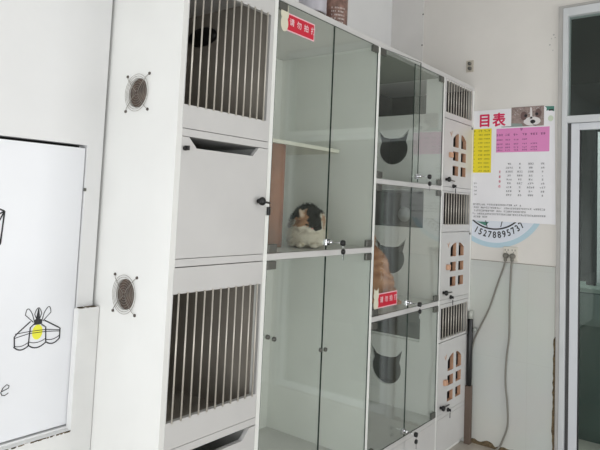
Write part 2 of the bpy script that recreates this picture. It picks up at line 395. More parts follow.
def keys(x, z, y, parent):
    o = bmesh.new()
    tube(o, [(x, y-.026, z), (x, y-.070, z)], .003, 6, mi=1)
    lathe(o, [(0,0),(.013,.001),(.014,.008),(.013,.016),(0,.018)], (x, y-.068, z), (0,-1,0), 14)
    tube(o, [(x, y-.076, z-.010), (x+.004, y-.076, z-.022), (x+.006, y-.076, z-.028)], .0014, 5, mi=1)
    lathe(o, [(0,-.006),(.012,-.005),(.013,0),(.012,.005),(0,.006)], (x+.006, y-.076, z-.040), (0,-1,0), 14)
    box(o, x+.0035, x+.0085, y-.0775, y-.0745, z-.080, z-.050, mi=1)
    k = link('key', o, [M['black'], M['chrome']], parent); k['label'] = 'black headed keys'; return k
def hook_latch(x, z, xe, parent):
    o = bmesh.new()
    lathe(o, [(0,0),(.009,0),(.009,.012),(.016,.016),(.017,.026),(.013,.031),(0,.032)], (x, YF-.002, z), (0,-1,0), 16)
    tube(o, [(x, YF-.018, z), (x+.02, YF-.016, z-.002), (xe, YF-.012, z-.006)], .0042, 7)
    l = link('latch', o, M['black'], parent); return l
def small_lock(x, z, parent, w=.011):
    o = bmesh.new(); lathe(o, [(0,0),(w,0),(w,.008),(w*.7,.011),(0,.011)], (x, YF-.002, z), (0,-1,0), 14)
    box(o, x-.002, x+.002, YF-.026, YF-.012, z-.008, z+.008)
    return link('lock', o, M['black'], parent)
# column 1
a, b = cols[0]
barred(a-.006, b, 1.821, 2.432, 1.907, 2.350, 11, .0032, a-.002, b-.022)
def flap(z0, z1, slot):
    g = .0025; (s0, s1), (t0, t1), zd = slot
    o = [(a+g-.004, z0+g), (b-g, z0+g), (b-g, z1-g), (s1, z1-g), (t1, zd), (t0, zd), (s0, z1-g), (a+g-.004, z1-g)]
    return door_part('flap_door', pl(o, [], .018, FR(YF-.001)), M['board'])
f = flap(1.364, 1.795, ((1.340, 1.700), (1.376, 1.666), 1.756))
small_lock(1.322, 1.752, f, .009); hook_latch(1.709, 1.578, 1.768, f)
link('keeper', bx(1.762, 1.776, YF-.012, YF-.0015, 1.522, 1.556, bev=.002), M['black'], f)
barred(a-.006, b, .718, 1.337, .812, 1.245, 11, .0032, a-.002, b-.008)
f = flap(.070, .689, ((1.340, 1.722), (1.376, 1.684), .648)); small_lock(1.322, .645, f, .009)
# glass doors
def glass_door(xa, xb, z0, z1, hinge, ang=0):
    """pane + clamps; hinge = 'L' or 'R'; ang opens it towards the room"""
    d_ = root('tmp', (0,0,0), '', ''); bpy.data.objects.remove(d_)
    g = .0022
    bm = bmesh.new(); fs = box(bm, xa+g, xb-g, YF, YF+.006, z0+g, z1-g)
    for q in fs:
        if abs(q.calc_center_median().y-(YF+.003)) < .001: q.material_index = 1
    hx = xa if hinge == 'L' else xb
    sgn = 1 if hinge == 'L' else -1
    T = Matrix.Translation((hx, YF, 0)) @ Matrix.Rotation(-sgn*ang, 4, 'Z') @ Matrix.Translation((-hx, -YF, 0))
    bm.transform(T); d = door_part('glass_door', bm, [M['glass'], M['glassedge']])
    for zz in (z0+.022, z1-.022):
        c = bmesh.new(); x1, x2 = sorted((hx+sgn*.004, hx+sgn*.056)); box(c, x1, x2, YF-.005, YF+.011, zz-.017, zz+.017, bev=.002)
        box(c, min(hx, hx-sgn*.004+sgn*.008), max(hx, hx-sgn*.004+sgn*.008), YF-.002, YF+.02, zz-.014, zz+.014)
        link('hinge', c, M['clamp'], d)
    return d, T
# column 2
a, b = cols[1]; mid = 2.188
dl, _ = glass_door(a, mid, 1.364, 2.432, 'L'); dr, _ = glass_door(mid, b, 1.364, 2.432, 'R')
key_lock(2.196, 1.402, YF, dl); keys(2.212, 1.402, YF, dl)
dl, _ = glass_door(a, mid, .285, 1.338, 'L'); dr, _ = glass_door(mid, b, .285, 1.338, 'R')
for x, z, p in ((2.170, .912, dl), (2.206, .908, dr), (1.802, 1.026, dl), (1.842, 1.012, dl)):
    o = bmesh.new(); lathe(o, [(0,0),(.010,0),(.009,.010),(0,.012)], (x, YF-.0005, z), (0,-1,0), 12); link('knob', o, M['clamp'], p)
# column 3
a, b = cols[2]; mid = 3.008
for i, (z0, z1) in enumerate(cells):
    ang = math.radians(6) if i == 0 else 0
    dl, T = glass_door(a, mid, z0, z1, 'L', ang); dr, _ = glass_door(mid, b, z0, z1, 'R')
    p = T @ Vector((mid-.012, YF, z0+.036))
    key_lock(p.x, p.z, p.y, dl); keys(p.x+.004, p.z-.002, p.y, dl)
# column 4: barred vent above a little arched-window door
a, b = cols[3]
def window_door(z0, z1, rows):
    (ra, rb_, rc), (r2a, r2b), (r3a, r3b) = rows; g = .0025; hs = []
    xl, xm1, xm2, xr = 3.567, 3.655, 3.697, 3.780
    hs.append([(xl,ra),(xm1,ra),(xm1,rc)]+[(xl+(xm1-xl)*t, rb_+(rc-rb_)*(1-(1-t)**2)) for t in (.75,.5,.25)]+[(xl,rb_)])
    hs.append([(xm2,ra),(xr,ra),(xr,rb_)]+[(xr-(xr-xm2)*t, rb_+(rc-rb_)*(1-(1-t)**2)) for t in (.25,.5,.75)]+[(xm2,rc)])
    for q0, q1 in ((r2a, r2b), (r3a, r3b)): hs += [rect(xl, xm1, q0, q1), rect(xm2, xr, q0, q1)]
    bm = bmesh.new(); plate(bm, rect(a+g, b-g, z0+g, z1-g), hs, .024, FR(YF-.001), 0, 0, 1)
    d = door_part('arched_window_door', bm, [M['board'], M['mdf']])
    c = bmesh.new(); box(c, 3.500, 3.536, YF-.022, YF-.0015, (r2a+r2b)/2-.016, (r2a+r2b)/2+.018, bev=.004); link('knob', c, M['mdf'], d)
    hook_latch(3.468, z0+.047, 3.580, d)
    l = small_lock(3.578, z0+.008, d, .013)
    kb = bmesh.new(); box(kb, 3.575, 3.581, YF-.022, YF-.019, z0-.040, z0-.006); link('key', kb, M['black'], d)
    kb = bmesh.new(); tube(kb, [(3.518, YF-.002, rc-.002), (3.530, YF-.003, rc-.022), (3.533, YF-.003, rc-.030)], .0016, 5); tube(kb, [(3.546, YF-.002, rc+.004), (3.530, YF-.003, rc-.022)], .0016, 5)
    link('hook', kb, M['mdf'], d)
    c = bmesh.new(); box(c, b-.020, b-.006, YF-.006, YF-.001, z1-.022, z1-.008); link('catch', c, M['clamp'], d)
    return d
window_door(1.726, 2.172, ((1.996, 2.050, 2.090), (1.905, 1.966), (1.806, 1.870)))
window_door(1.001, 1.433, ((1.272, 1.330, 1.362), (1.176, 1.236), (1.078, 1.140)))
window_door(.285, .735, ((.536, .602, .642), (.444, .508), (.344, .408)))
for z0, z1, q0, q1 in ((2.172, 2.432, 2.213, 2.416), (1.433, 1.700, 1.483, 1.686), (.735, .975, .756, .948)):
    barred(a, b, z0, z1, q0, q1, 10, .0034, 3.445, 3.868)
# lower white doors under the glass
for xa, xb in ((cols[1][0], 2.188), (2.188, cols[1][1]), (cols[2][0], 3.008), (3.008, cols[2][1]), (cols[3][0], cols[3][1])):
    door_part('lower_door', pl(rect(xa+.002, xb-.002, .045, .258), [], .018, FR(YF-.001)), M['board'])

# stickers on the glass
def sticker(x0, x1, z0, z1, tilt, label, fig):
    cx, cz = (x0+x1)/2, (z0+z1)/2
    T = Matrix.Translation((cx, 0, cz)) @ Matrix.Rotation(tilt, 4, 'Y') @ Matrix.Translation((-cx, 0, -cz))
    r = root('warning_sticker', (cx, YF, z0), label, 'sticker', 'red notice stickers on the glass')
    def add(name, bm, m): bm.transform(T); return link(name, bm, m, r)
    add('border', pl(rect(x0, x1, z0, z1), [], .0004, FR(YF-.0010)), M['pinkish'])
    add('red_field', pl(rect(x0+.006, x1-.006, z0+.006, z1-.006), [], .0004, FR(YF-.0016)), M['red'])
    t = bmesh.new(); [flat_text(t, ch, .034, front_m(cx-.052+.050*k, cz+.002, YF-.0020), bold=.0006) for k, ch in enumerate('请勿拍打')]; add('lettering', t, M['white_ink'])
    # pale figure at the left end: a plain rounded blob shape with two small ears
    f_ = bmesh.new(); w = .030; hx = x0+.008
    plate(f_, circ(hx, cz+.030, .026, 20, .028), [], .0006, FR(YF-.0022)); plate(f_, circ(hx, cz-.012, .024, 20, .036), [], .0006, FR(YF-.0021))
    plate(f_, [(hx-.022,cz+.045),(hx-.006,cz+.054),(hx-.020,cz+.070)], [], .0006, FR(YF-.0021)); plate(f_, [(hx+.006,cz+.054),(hx+.022,cz+.045),(hx+.020,cz+.070)], [], .0006, FR(YF-.0021))
    add('pale_figure', f_, M['cream'])
sticker(1.812, 2.030, 2.312, 2.392, math.radians(0), 'red and white notice sticker at the top of the left tall glass door', 0)
sticker(2.640, 2.872, 1.040, 1.118, math.radians(0), 'red and white notice sticker low on the glass in front of the ginger cat', 1)

# perch and post inside the tall glass cell
r = root('cat_climber', (2.08, 1.90, 1.364), 'white perch board on a thick orange-brown post inside the tall glass cell', 'cat climber')
bm = bmesh.new(); lathe(bm, [(0,0),(.074,0),(.074,.492),(0,.492)], (2.082, 1.880, 1.3645), (0,0,1), 28); link('post', bm, M['wood'], r)
pts = [(1.80, 2.2), (1.86, 1.84), (1.90, 1.80), (2.535, 1.80)] + [(2.535+.04*math.sin(t), 1.84-.04*math.cos(t)) for t in (.4,.8,1.2,1.57)] + [(2.575, 2.2)]
link('perch', pl(pts, [], .018, TP(1.876)), M['perch'], r)

# ------------------------------------------------------------ cats
def blob_mesh(blobs, voxel=.006, smooth=2):
    bm = bmesh.new()
    for c, rad, rot in blobs:
        s = bmesh.ops.create_icosphere(bm, subdivisions=3, radius=1)
        Mx = Matrix.Translation(c) @ Matrix.Rotation(rot, 4, 'Y') @ Matrix.Diagonal((*rad, 1))
        bmesh.ops.transform(bm, matrix=Mx, verts=s['verts'])
    me = bpy.data.meshes.new('b'); bm.to_mesh(me); bm.free()
    o = bpy.data.objects.new('b', me); C.objects.link(o)
    m = o.modifiers.new('r', 'REMESH'); m.mode = 'VOXEL'; m.voxel_size = voxel
    s = o.modifiers.new('s', 'SMOOTH'); s.factor = .6; s.iterations = smooth*4
    me2 = bpy.data.meshes.new_from_object(o.evaluated_get(bpy.context.evaluated_depsgraph_get()))
    bpy.data.objects.remove(o); return me2
def cat_body(name, blobs, cone_list, colour, base, right, toward, root_o, fur=5000, flen=.016, seed=1, gravity=.35):
    """blobs in local (a right, b toward viewer, h up)"""
    random.seed(seed)
    me = blob_mesh(blobs + [])
    bm = bmesh.new(); bm.from_mesh(me)
    for tip, basep, br in cone_list:                    # ears, merged into the body
        ax = Vector(tip)-Vector(basep); L = ax.length
        lathe(bm, [(br*1.0, 0), (br*.8, L*.35), (br*.42, L*.75), (0, L)], basep, ax, 12)
    bmesh.ops.recalc_face_normals(bm, faces=bm.faces)
    faces = list(bm.faces); areas = [f.calc_area() for f in faces]
    picks = random.choices(faces, weights=areas, k=fur)
    strands = []
    for f in picks:
        c = f.calc_center_median() + Vector((random.uniform(-1,1), random.uniform(-1,1), random.uniform(-1,1)))*.002
        strands.append((c, f.normal.copy()))
    col = bm.loops.layers.color.new('coat')
    for f in bm.faces:
        f.smooth = True
        for l in f.loops:
            l[col] = (*[min(1, max(0, q)) for q in colour(l.vert.co)], 1)
    for c, n in strands:
        k = 1.0 if c.z > .02 else .4
        ln = flen*random.uniform(.5, 1.25)*k * (.55 if (c.y > .10) else 1)
        d = (n + Vector((random.uniform(-.4,.4), random.uniform(-.4,.4), -gravity+random.uniform(-.3,.3)))).normalized()
        if c.z < .012: d.z = abs(d.z)*.2
        s = d.cross(Vector((random.random(), random.random(), random.random()))).normalized()*.0011
        tipp = c+d*ln; tipp.z = max(tipp.z, .001)
        v = [bm.verts.new(c-s-n*.001), bm.verts.new(c+s-n*.001), bm.verts.new(tipp)]
        f = bm.faces.new(v); cc = colour(c); jit = random.uniform(.88, 1.08)
        for l in f.loops: l[col] = (*[max(0, min(1, x*jit)) for x in cc], 1)
    B = Matrix(((right.x, toward.x, 0, base[0]), (right.y, toward.y, 0, base[1]), (0, 0, 1, base[2]), (0,0,0,1)))
    bm.transform(B)
    out = bpy.data.meshes.new(name); bm.to_mesh(out); bm.free(); out.materials.append(M['coat'])
    o = bpy.data.objects.new(name, out); C.objects.link(o); attach(o, root_o)
    return o, B
M['coat'] = mat('coat', (.5,.5,.5), .85, attr='coat', spec=.2)
M['eye'] = mat('cat_eye', (.10, .09, .06), .15)
M['nose'] = mat('cat_nose', (.78, .56, .52), .5)
def basis(x, y):
    d = Vector((x, y, 0)).normalized(); return Vector((d.y, -d.x, 0)), -d
# calico
bx_, by_ = 2.262, 1.776
R_, T_ = basis(bx_, by_)
cr = root('calico_cat', (bx_, by_, 1.364), 'fluffy calico cat with a dark forehead patch crouching behind the glass', 'cat')
HC = Vector((.014, .098, .117))
def calico(p):
    n = noise.noise(p*38)*.012; n2 = noise.noise(p*90)*.05
    white = (.88+n2, .85+n2, .79+n2); dark = (.10+n2*.3, .075+n2*.3, .06+n2*.3); org = (.70+n2, .53+n2, .40+n2); grey = (.55+n2, .50+n2, .46+n2)
    a, b, h = p.x+n, p.y, p.z+n*.8
    if (p-HC).length < .092 and b > .045:
        ra = a-HC.x; rh = h-HC.z
        if ra > .058 and rh > -.02: return (.74+n2, .60+n2, .50+n2)
        if rh > .030 and ra < -.028: return (.80+n2, .72+n2, .64+n2) if ra > -.058 else dark
        if rh < -.026: return white
        if ra > -.010-.12*rh and ra < .052 and rh > -.030+.55*max(0, .014-ra)*(1 if ra < .014 else 0): return dark
        if abs(ra-.004) < .014 and rh < -.004: return white
        if ra <= 0: return org if rh > -.014 else white
        return white
    if h > .165: return dark
    if h > .135 and (a < -.02 or b < -.02): return dark if (noise.noise(p*16) > -.15) else org
    if a < -.055 and h > .09 and b < .03: return grey
    return white if h > .03 or noise.noise(p*25) > 0 else (.74, .70, .62)
blobs = [(Vector((-.005,-.10,.100)), (.088,.140,.096), 0), (Vector((.000,-.02,.114)), (.076,.10,.098), 0),
         (Vector((.005,.050,.070)), (.084,.060,.070), 0), (Vector((.005,.045,.030)), (.090,.058,.030), 0), (Vector((.025,.035,.130)), (.066,.055,.062), 0),
         (HC, (.056,.050,.050), 0), (HC+Vector((.030,.012,-.018)), (.034,.030,.028), 0), (HC+Vector((-.030,.012,-.018)), (.034,.030,.028), 0),
         (HC+Vector((.014,.046,-.026)), (.021,.018,.014), 0), (HC+Vector((-.006,.046,-.028)), (.016,.016,.013), 0), (HC+Vector((.022,.046,-.028)), (.016,.016,.013), 0), (HC+Vector((.006,.040,-.040)), (.015,.014,.010), 0),
         (HC+Vector((.010,.042,-.006)), (.013,.016,.022), 0),
         (Vector((-.030,.110,.014)), (.022,.030,.014), 0), (Vector((.036,.112,.014)), (.022,.030,.014), 0),
         (Vector((-.055,-.13,.06)), (.045,.095,.060), 0), (Vector((.060,-.12,.06)), (.042,.095,.060), 0),
         (Vector((-.078,-.04,.018)), (.020,.09,.017), 0), (Vector((-.068,.050,.016)), (.024,.040,.015), 0)]
ears = [(HC+Vector((-.058,.014,.072)), HC+Vector((-.040,.006,.026)), .026), (HC+Vector((.050,.004,.070)), HC+Vector((.036,.002,.028)), .026)]
o, B = cat_body('body', blobs, ears, calico, (bx_, by_, 1.3645), R_, T_, cr, fur=9000, flen=.014, seed=5)
for ea in (-.016, .030):
    bm = bmesh.new(); s = bmesh.ops.create_icosphere(bm, subdivisions=2, radius=1)
    bm.transform(B @ Matrix.Translation(HC+Vector((ea, .0475, -.004))) @ Matrix.Rotation(.25 if ea < 0 else -.25, 4, 'Y') @ Matrix.Diagonal((.0085, .006, .0042, 1)))
    link('eye', bm, M['eye'], cr, True)
bm = bmesh.new(); bmesh.ops.create_icosphere(bm, subdivisions=2, radius=1)
bm.transform(B @ Matrix.Translation(HC+Vector((.010, .064, -.020))) @ Matrix.Diagonal((.0058, .004, .0042, 1))); link('nose', bm, M['nose'], cr, True)
# ginger, back to the room
gx, gy = 3.06, 1.87
R_, T_ = basis(gx, gy)
gr = root('ginger_cat', (gx, gy, 1.001), 'ginger cat sitting with its back to the room in the glass cell', 'cat')
def ginger(p):
    n2 = noise.noise(p*60)*.04; st = .5+.5*math.sin(p.z*95+noise.noise(p*9)*5)
    return (.76-.10*st+n2, .55-.10*st+n2, .40-.09*st+n2)
blobs = [(Vector((0,0,.11)), (.125,.13,.11), 0), (Vector((-.010,.01,.20)), (.100,.095,.12), 0), (Vector((-.025,.015,.275)), (.072,.065,.065), 0),
         (Vector((.085,.05,.055)), (.055,.085,.055), 0), (Vector((-.085,.05,.055)), (.055,.085,.055), 0),
         (Vector((-.050,-.015,.335)), (.056,.060,.048), 0), (Vector((-.065,-.070,.325)), (.020,.022,.018), 0),
         (Vector((-.055,-.13,.12)), (.028,.026,.11), 0), (Vector((.035,-.13,.12)), (.028,.026,.11), 0), (Vector((-.055,-.15,.016)), (.026,.04,.016), 0), (Vector((.035,-.15,.016)), (.026,.04,.016), 0),
         (Vector((.12,.10,.020)), (.055,.022,.019), .0), (Vector((.05,.135,.020)), (.06,.020,.018), 0), (Vector((-.03,.135,.020)), (.05,.018,.017), 0)]
ears = [(Vector((-.098,-.015,.412)), Vector((-.080,-.012,.358)), .026), (Vector((-.006,-.015,.412)), Vector((-.022,-.012,.358)), .026)]
cat_body('body', blobs, ears, ginger, (gx, gy, 1.0015), R_, T_, gr, fur=7000, flen=.012, seed=9)

# ------------------------------------------------------------ jars on top of the cabinet
r = root('tin_jar', (2.135, 1.70, TOPZ), 'white-banded tin jar, the left of two standing on the cabinet top', 'jar')
bm = bmesh.new(); lathe(bm, [(0,0),(.062,0),(.064,.004),(.064,.026),(.060,.030)], (2.135, 1.70, TOPZ+.0005), seg=28); link('base', bm, mat('jar_base', (.30, .27, .24), .4, var=.2, scale=60), r)
bm = bmesh.new(); lathe(bm, [(0,.028),(.064,.028),(.068,.033),(.068,.145),(.064,.150),(0,.150)], (2.135, 1.70, TOPZ+.0005), seg=28); link('body', bm, mat('jar_white', (.72, .71, .74), .35, var=.06, scale=20), r)
bm = bmesh.new(); lathe(bm, [(0,.150),(.070,.150),(.070,.175),(0,.175)], (2.135, 1.70, TOPZ+.0005), seg=28); link('lid', bm, M['steel'], r)
r = root('printed_can', (2.315, 1.70, TOPZ), 'brown and pink printed can, the right of two on the cabinet top', 'can')
bm = bmesh.new(); lathe(bm, [(0,0),(.066,0),(.069,.004),(.069,.008),(.066,.010),(0,.010)], (2.315, 1.70, TOPZ+.0005), seg=28); link('rim', bm, M['steel'], r)
bm = bmesh.new(); lathe(bm, [(.066,.010),(.067,.012),(.067,.165),(.063,.170),(0,.170)], (2.315, 1.70, TOPZ+.0005), seg=28)
m = mat('can_print', (.52, .40, .36), .4, var=.45, scale=38); link('body', bm, m, r)
bm = bmesh.new()
for i in range(5):
    for j in range(9):
        if random.random() < .75:
            a = math.radians(205+j*7); z = TOPZ+.022+i*.018; c_ = (2.315+.0678*math.cos(a), 1.70+.0678*math.sin(a)); t_ = Vector((-math.sin(a), math.cos(a), 0))*.0026*random.uniform(.6, 1.3)
            v = [bm.verts.new((c_[0]+s*t_.x, c_[1]+s*t_.y, z+q)) for s, q in ((-1,-.004),(1,-.004),(1,.004),(-1,.004))]; bm.faces.new(v)
link('lettering', bm, mat('can_letter', (.78, .74, .72), .5), r)

# ------------------------------------------------------------ end wall things
X1 = XE-.0062
r = root('round_sticker', (XE, 1.44, 1.34), 'round pale-blue ringed sticker with a curved black phone number below the poster', 'wall sticker')
CY, CZ = 1.440, 1.687
def clipc(r):                          # the sticker's left edge is tucked against the cabinet
    a0 = math.acos((1.5983-CY)/r); return [(CY+r*math.cos(a0+(2*math.pi-2*a0)*k/64), CZ+r*math.sin(a0+(2*math.pi-2*a0)*k/64)) for k in range(65)]
def arcband(r0, r1):
    a0 = math.acos((1.5983-CY)/r1)+.02; A_ = [a0+(2*math.pi-2*a0)*k/64 for k in range(65)]
    return [(CY+r1*math.cos(a), CZ+r1*math.sin(a)) for a in A_]+[(CY+r0*math.cos(a), CZ+r0*math.sin(a)) for a in A_[::-1]]
bm = bmesh.new(); plate(bm, clipc(.355), [], .0012, SD(XE-.0018)); link('blue_ring', bm, M['blue'], r)
bm = bmesh.new(); plate(bm, clipc(.322), [], .0005, SD(XE-.0024)); link('disc', bm, M['bluewhite'], r)
bm = bmesh.new(); plate(bm, [p for p in circ(CY, CZ, .234, 96) if p[0] < 1.598][::1] if 0 else arcband(.224, .234), [], .0005, SD(XE-.0030)); 
for (a0, b0), (a1, b1) in (((1.53, 1.62), (1.49, 1.47)), ((1.36, 1.62), (1.395, 1.475))):
    plate(bm, [(a0, b0), (a0-.006, b0), (a1-.006, b1), (a1, b1)], [], .0005, SD(XE-.0030))
link('inner_ring', bm, M['ink'], r)
bm = bmesh.new(); num = '15278895737'
a0, a1 = math.atan2(1.452-CZ, -(1.563-CY)), math.atan2(1.505-CZ, -(1.262-CY))
for i, ch in enumerate(num):
    a = a0+(a1-a0)*i/(len(num)-1); rr = .270
    y = CY-rr*math.cos(a); z = CZ+rr*math.sin(a)
    flat_text(bm, ch, .062, end_m(y, z, XE-.0036, a+math.pi/2), wide=.80, bold=.0012)
link('digits', bm, M['ink'], r)
bm = bmesh.new(); plate(bm, [(1.565,1.505),(1.475,1.505),(1.498,1.478)], [], .0004, SD(XE-.0028)); link('teal_mark', bm, M['teal'], r)

PX = XE-.0048
r = root('price_poster', (XE, 1.35, 1.51), 'white Chinese price list poster with yellow and pink tables', 'poster')
py0, py1 = 1.035, 1.5983
bm = bmesh.new(); plate(bm, [(py1,1.515),(1.032,1.509),(1.047,2.289),(py1,2.288)], [], .0006, SD(PX)); link('paper', bm, M['paper'], r)
bm = bmesh.new(); flat_text(bm, '目', .100, end_m(1.520, 2.208, PX-.0008), bold=.003, wide=.95); flat_text(bm, '表', .100, end_m(1.418, 2.208, PX-.0008), bold=.003, wide=.95)
link('heading', bm, M['magenta'], r)
bm = bmesh.new(); plate(bm, rect(1.468, 1.598, 1.847, 2.157), [], .0004, SD(PX-.0006)); link('yellow_table', bm, M['yellow'], r)
bm = bmesh.new(); plate(bm, rect(1.078, 1.434, 1.987, 2.152), [], .0004, SD(PX-.0006)); link('pink_table', bm, M['pink'], r)
def glyph(bm, y, z, s, x):
    """one illegible print mark: a few small strokes"""
    for k in range(3):
        if random.random() < .85: 
            zz = z+s*(k-1)*.36; w = s*random.uniform(.25, .48); plate(bm, rect(y-w, y+w, zz-s*.07, zz+s*.07), [], .0002, SD(x))
    for k in range(2):
        if random.random() < .7:
            yy = y+s*random.uniform(-.3, .3); plate(bm, rect(yy-s*.06, yy+s*.06, z-s*.42, z+s*.42), [], .0002, SD(x))
def row(bm, y0, y1, z, s, x, gap=1.12, skip=0):
    y = y0
    while y > y1+s*.4:
        if random.random() > skip: glyph(bm, y, z, s, x)
        y -= s*gap
random.seed(21)
bm = bmesh.new()
for i in range(11):
    z = 2.142-i*.0283
    for yc, n in ((1.585, 1), (1.545, 2), (1.497, 3)):
        row(bm, yc+n*.0065, yc-n*.0065, z, .0135 if i == 0 else .0095, PX-.0012)
link('yellow_table_print', bm, mat('olive_print', (.35, .33, .10), .6), r)
bm = bmesh.new()
glyph(bm, 1.262, 2.142, .018, PX-.0012)
for i, z in enumerate((2.107, 2.073, 2.043, 2.020, 2.002)):
    for yc, n in ((1.405, 3), (1.350, 2), (1.293, 2), (1.235, 2), (1.172, 3), (1.112, 2)):
        if i == 0 or random.random() < .75: row(bm, yc+n*.0075, yc-n*.0075, z, .015 if i == 0 else .010, PX-.0012)
link('pink_table_print', bm, mat('plum_print', (.36, .16, .32), .6), r)
bm = bmesh.new()
for i in range(9):
    z = 1.907-i*.0265
    for yc, n in ((1.335, 4), (1.262, 3), (1.190, 4), (1.112, 3)):
        nn = n-random.randint(0, 2); row(bm, yc+nn*.006, yc-nn*.006, z, .0128, PX-.0012, 1.0)
for i in range(4): row(bm, 1.575+.008, 1.575-.01, 1.772-i*.026, .010, PX-.0012)
for i, (ya, yb) in enumerate(((1.585, 1.25), (1.58, 1.10), (1.58, 1.22), (1.59, 1.095), (1.58, 1.48))):
    row(bm, ya, yb, 1.625-i*.0215-(0), .0125, PX-.0012, 1.0, .06)
link('small_print', bm, M['inkgrey'], r)
bm = bmesh.new()
for i in range(4): glyph(bm, 1.405, 1.852-i*.033, .018, PX-.0012)
link('red_print', bm, M['magenta'], r)
# the dog photograph on the poster
bm = bmesh.new()
plate(bm, rect(1.115, 1.332, 2.160, 2.294), [], .0003, SD(PX-.0006), 0)
random.seed(4)
for i in range(90):
    y = random.uniform(1.130, 1.326); z = random.uniform(2.185, 2.285); L = random.uniform(.008, .022); a = math.atan2(z-2.18, -(y-1.19))+random.uniform(-.4, .4)
    dy, dz = -math.cos(a)*L, math.sin(a)*L; w = .0022
    p = [(min(1.330, max(1.117, q[0])), min(2.292, max(2.162, q[1]))) for q in ((y-w, z), (y+dy, z+dz), (y+w, z))]
    plate(bm, p, [], .0002, SD(PX-.0010), random.choice((1, 1, 2, 5)))
plate(bm, circ(1.192, 2.193, .056, 24, .030), [], .0002, SD(PX-.0012), 2)
plate(bm, [(1.205,2.21),(1.190,2.21),(1.194,2.285),(1.206,2.288)], [], .0002, SD(PX-.0012), 2)
plate(bm, circ(1.152, 2.246, .020, 20, .030), [], .0002, SD(PX-.0013), 1); plate(bm, circ(1.247, 2.232, .022, 20, .030), [], .0002, SD(PX-.0013), 1)
plate(bm, circ(1.162, 2.240, .010, 16), [], .0002, SD(PX-.0016), 3); plate(bm, circ(1.234, 2.232, .010, 16), [], .0002, SD(PX-.0016), 3)
plate(bm, circ(1.187, 2.190, .017, 18, .013), [], .0002, SD(PX-.0016), 3)
plate(bm, [(1.19,2.176),(1.184,2.176),(1.182,2.166),(1.165,2.163),(1.150,2.170),(1.165,2.168),(1.186,2.170)], [], .0002, SD(PX-.0016), 3)
plate(bm, rect(1.300, 1.400, 2.160, 2.166), [], .0002, SD(PX-.0009), 4); plate(bm, [(1.332,2.160),(1.250,2.160),(1.262,2.180),(1.332,2.185)], [], .0002, SD(PX-.0014), 4)
link('dog_picture', bm, [mat('dog_grey', (.60, .53, .51), .5, var=.2, scale=60), mat('dog_brown', (.42, .33, .32), .5), mat('dog_white', (.88, .86, .86), .5), M['ink'], mat('dog_greygreen', (.55, .60, .58), .5), mat('dog_pale', (.74, .70, .69), .5)], r)
bm = bmesh.new(); plate(bm, [(1.110,2.288),(1.050,2.286),(1.050,2.250),(1.078,2.262),(1.100,2.258),(1.098,2.275)], [], .0003, SD(PX-.0006), 0)
plate(bm, rect(1.054, 1.085, 2.256, 2.266), [], .0002, SD(PX-.0010), 1); plate(bm, circ(1.072, 2.205, .017, 16, .02), [], .0003, SD(PX-.0006), 2)
link('green_corner', bm, [M['teal'], M['ink'], mat('pale_green', (.80, .84, .76), .5)], r)

# socket with two plugs
r = root('wall_socket', (XE, 1.32, 1.25), 'white double wall socket above the tiles', 'socket')
bm = bmesh.new(); box(bm, XE-.012, XE-.0005, 1.271, 1.368, 1.250, 1.346, bev=.003); link('face_plate', bm, M['socketw'], r)
bm = bmesh.new()
for y in (1.345, 1.298):
    for dy in (-.010, .010): box(bm, XE-.0126, XE-.0118, y+dy-.0022, y+dy+.0022, 1.318, 1.330)
    box(bm, XE-.0126, XE-.0118, y-.002, y+.002, 1.306, 1.313)
link('slots', bm, M['clamp'], r)
def plug_cable(py, pts, label):
    r = root('power_cable', (XE-.02, py, 1.26), label, 'cable', 'cables plugged into the wall socket')
    bm = bmesh.new(); lathe(bm, [(0,0),(.019,0),(.019,.014),(.014,.026),(.009,.030),(0,.030)], (XE-.0128, py, 1.285), (-1,0,0), 16); box(bm, XE-.036, XE-.016, py-.009, py+.009, 1.250, 1.282, bev=.003); link('plug', bm, M['plug'], r)
    # smooth curve through points
    P = [Vector(p) for p in pts]; out = []
    for i in range(len(P)-1):
        p0, p1, p2, p3 = P[max(i-1,0)], P[i], P[i+1], P[min(i+2,len(P)-1)]
        for k in range(6):
            t = k/6; out.append(.5*((2*p1)+(p2-p0)*t+(2*p0-5*p1+4*p2-p3)*t*t+(-p0+3*p1-3*p2+p3)*t**3))
    out.append(P[-1]); bm = bmesh.new(); tube(bm, out, .0062, 8); link('cord', bm, M['cable'], r)
xc = XE-.026
plug_cable(1.348, [(xc,1.348,1.252),(xc,1.360,1.205),(xc+.008,1.404,1.081),(xc+.011,1.456,.920),(xc+.0125,1.522,.775),(xc+.0125,1.566,.660),(xc+.0125,1.582,.50),(xc+.0125,1.584,.25),(xc+.0125,1.584,.012)], 'grey cable plugged in on the left, slanting down behind the black tube')
plug_cable(1.303, [(xc,1.303,1.252),(xc+.004,1.310,1.20),(xc+.009,1.317,.992),(xc+.010,1.316,.761),(xc+.010,1.330,.627),(xc+.010,1.336,.464),(xc+.010,1.320,.305),(xc+.010,1.317,.176),(xc+.008,1.345,.080),(xc+.004,1.372,.02),(xc-.06,1.40,.0075)], 'grey cable plugged in on the right, hanging straight down to the floor')
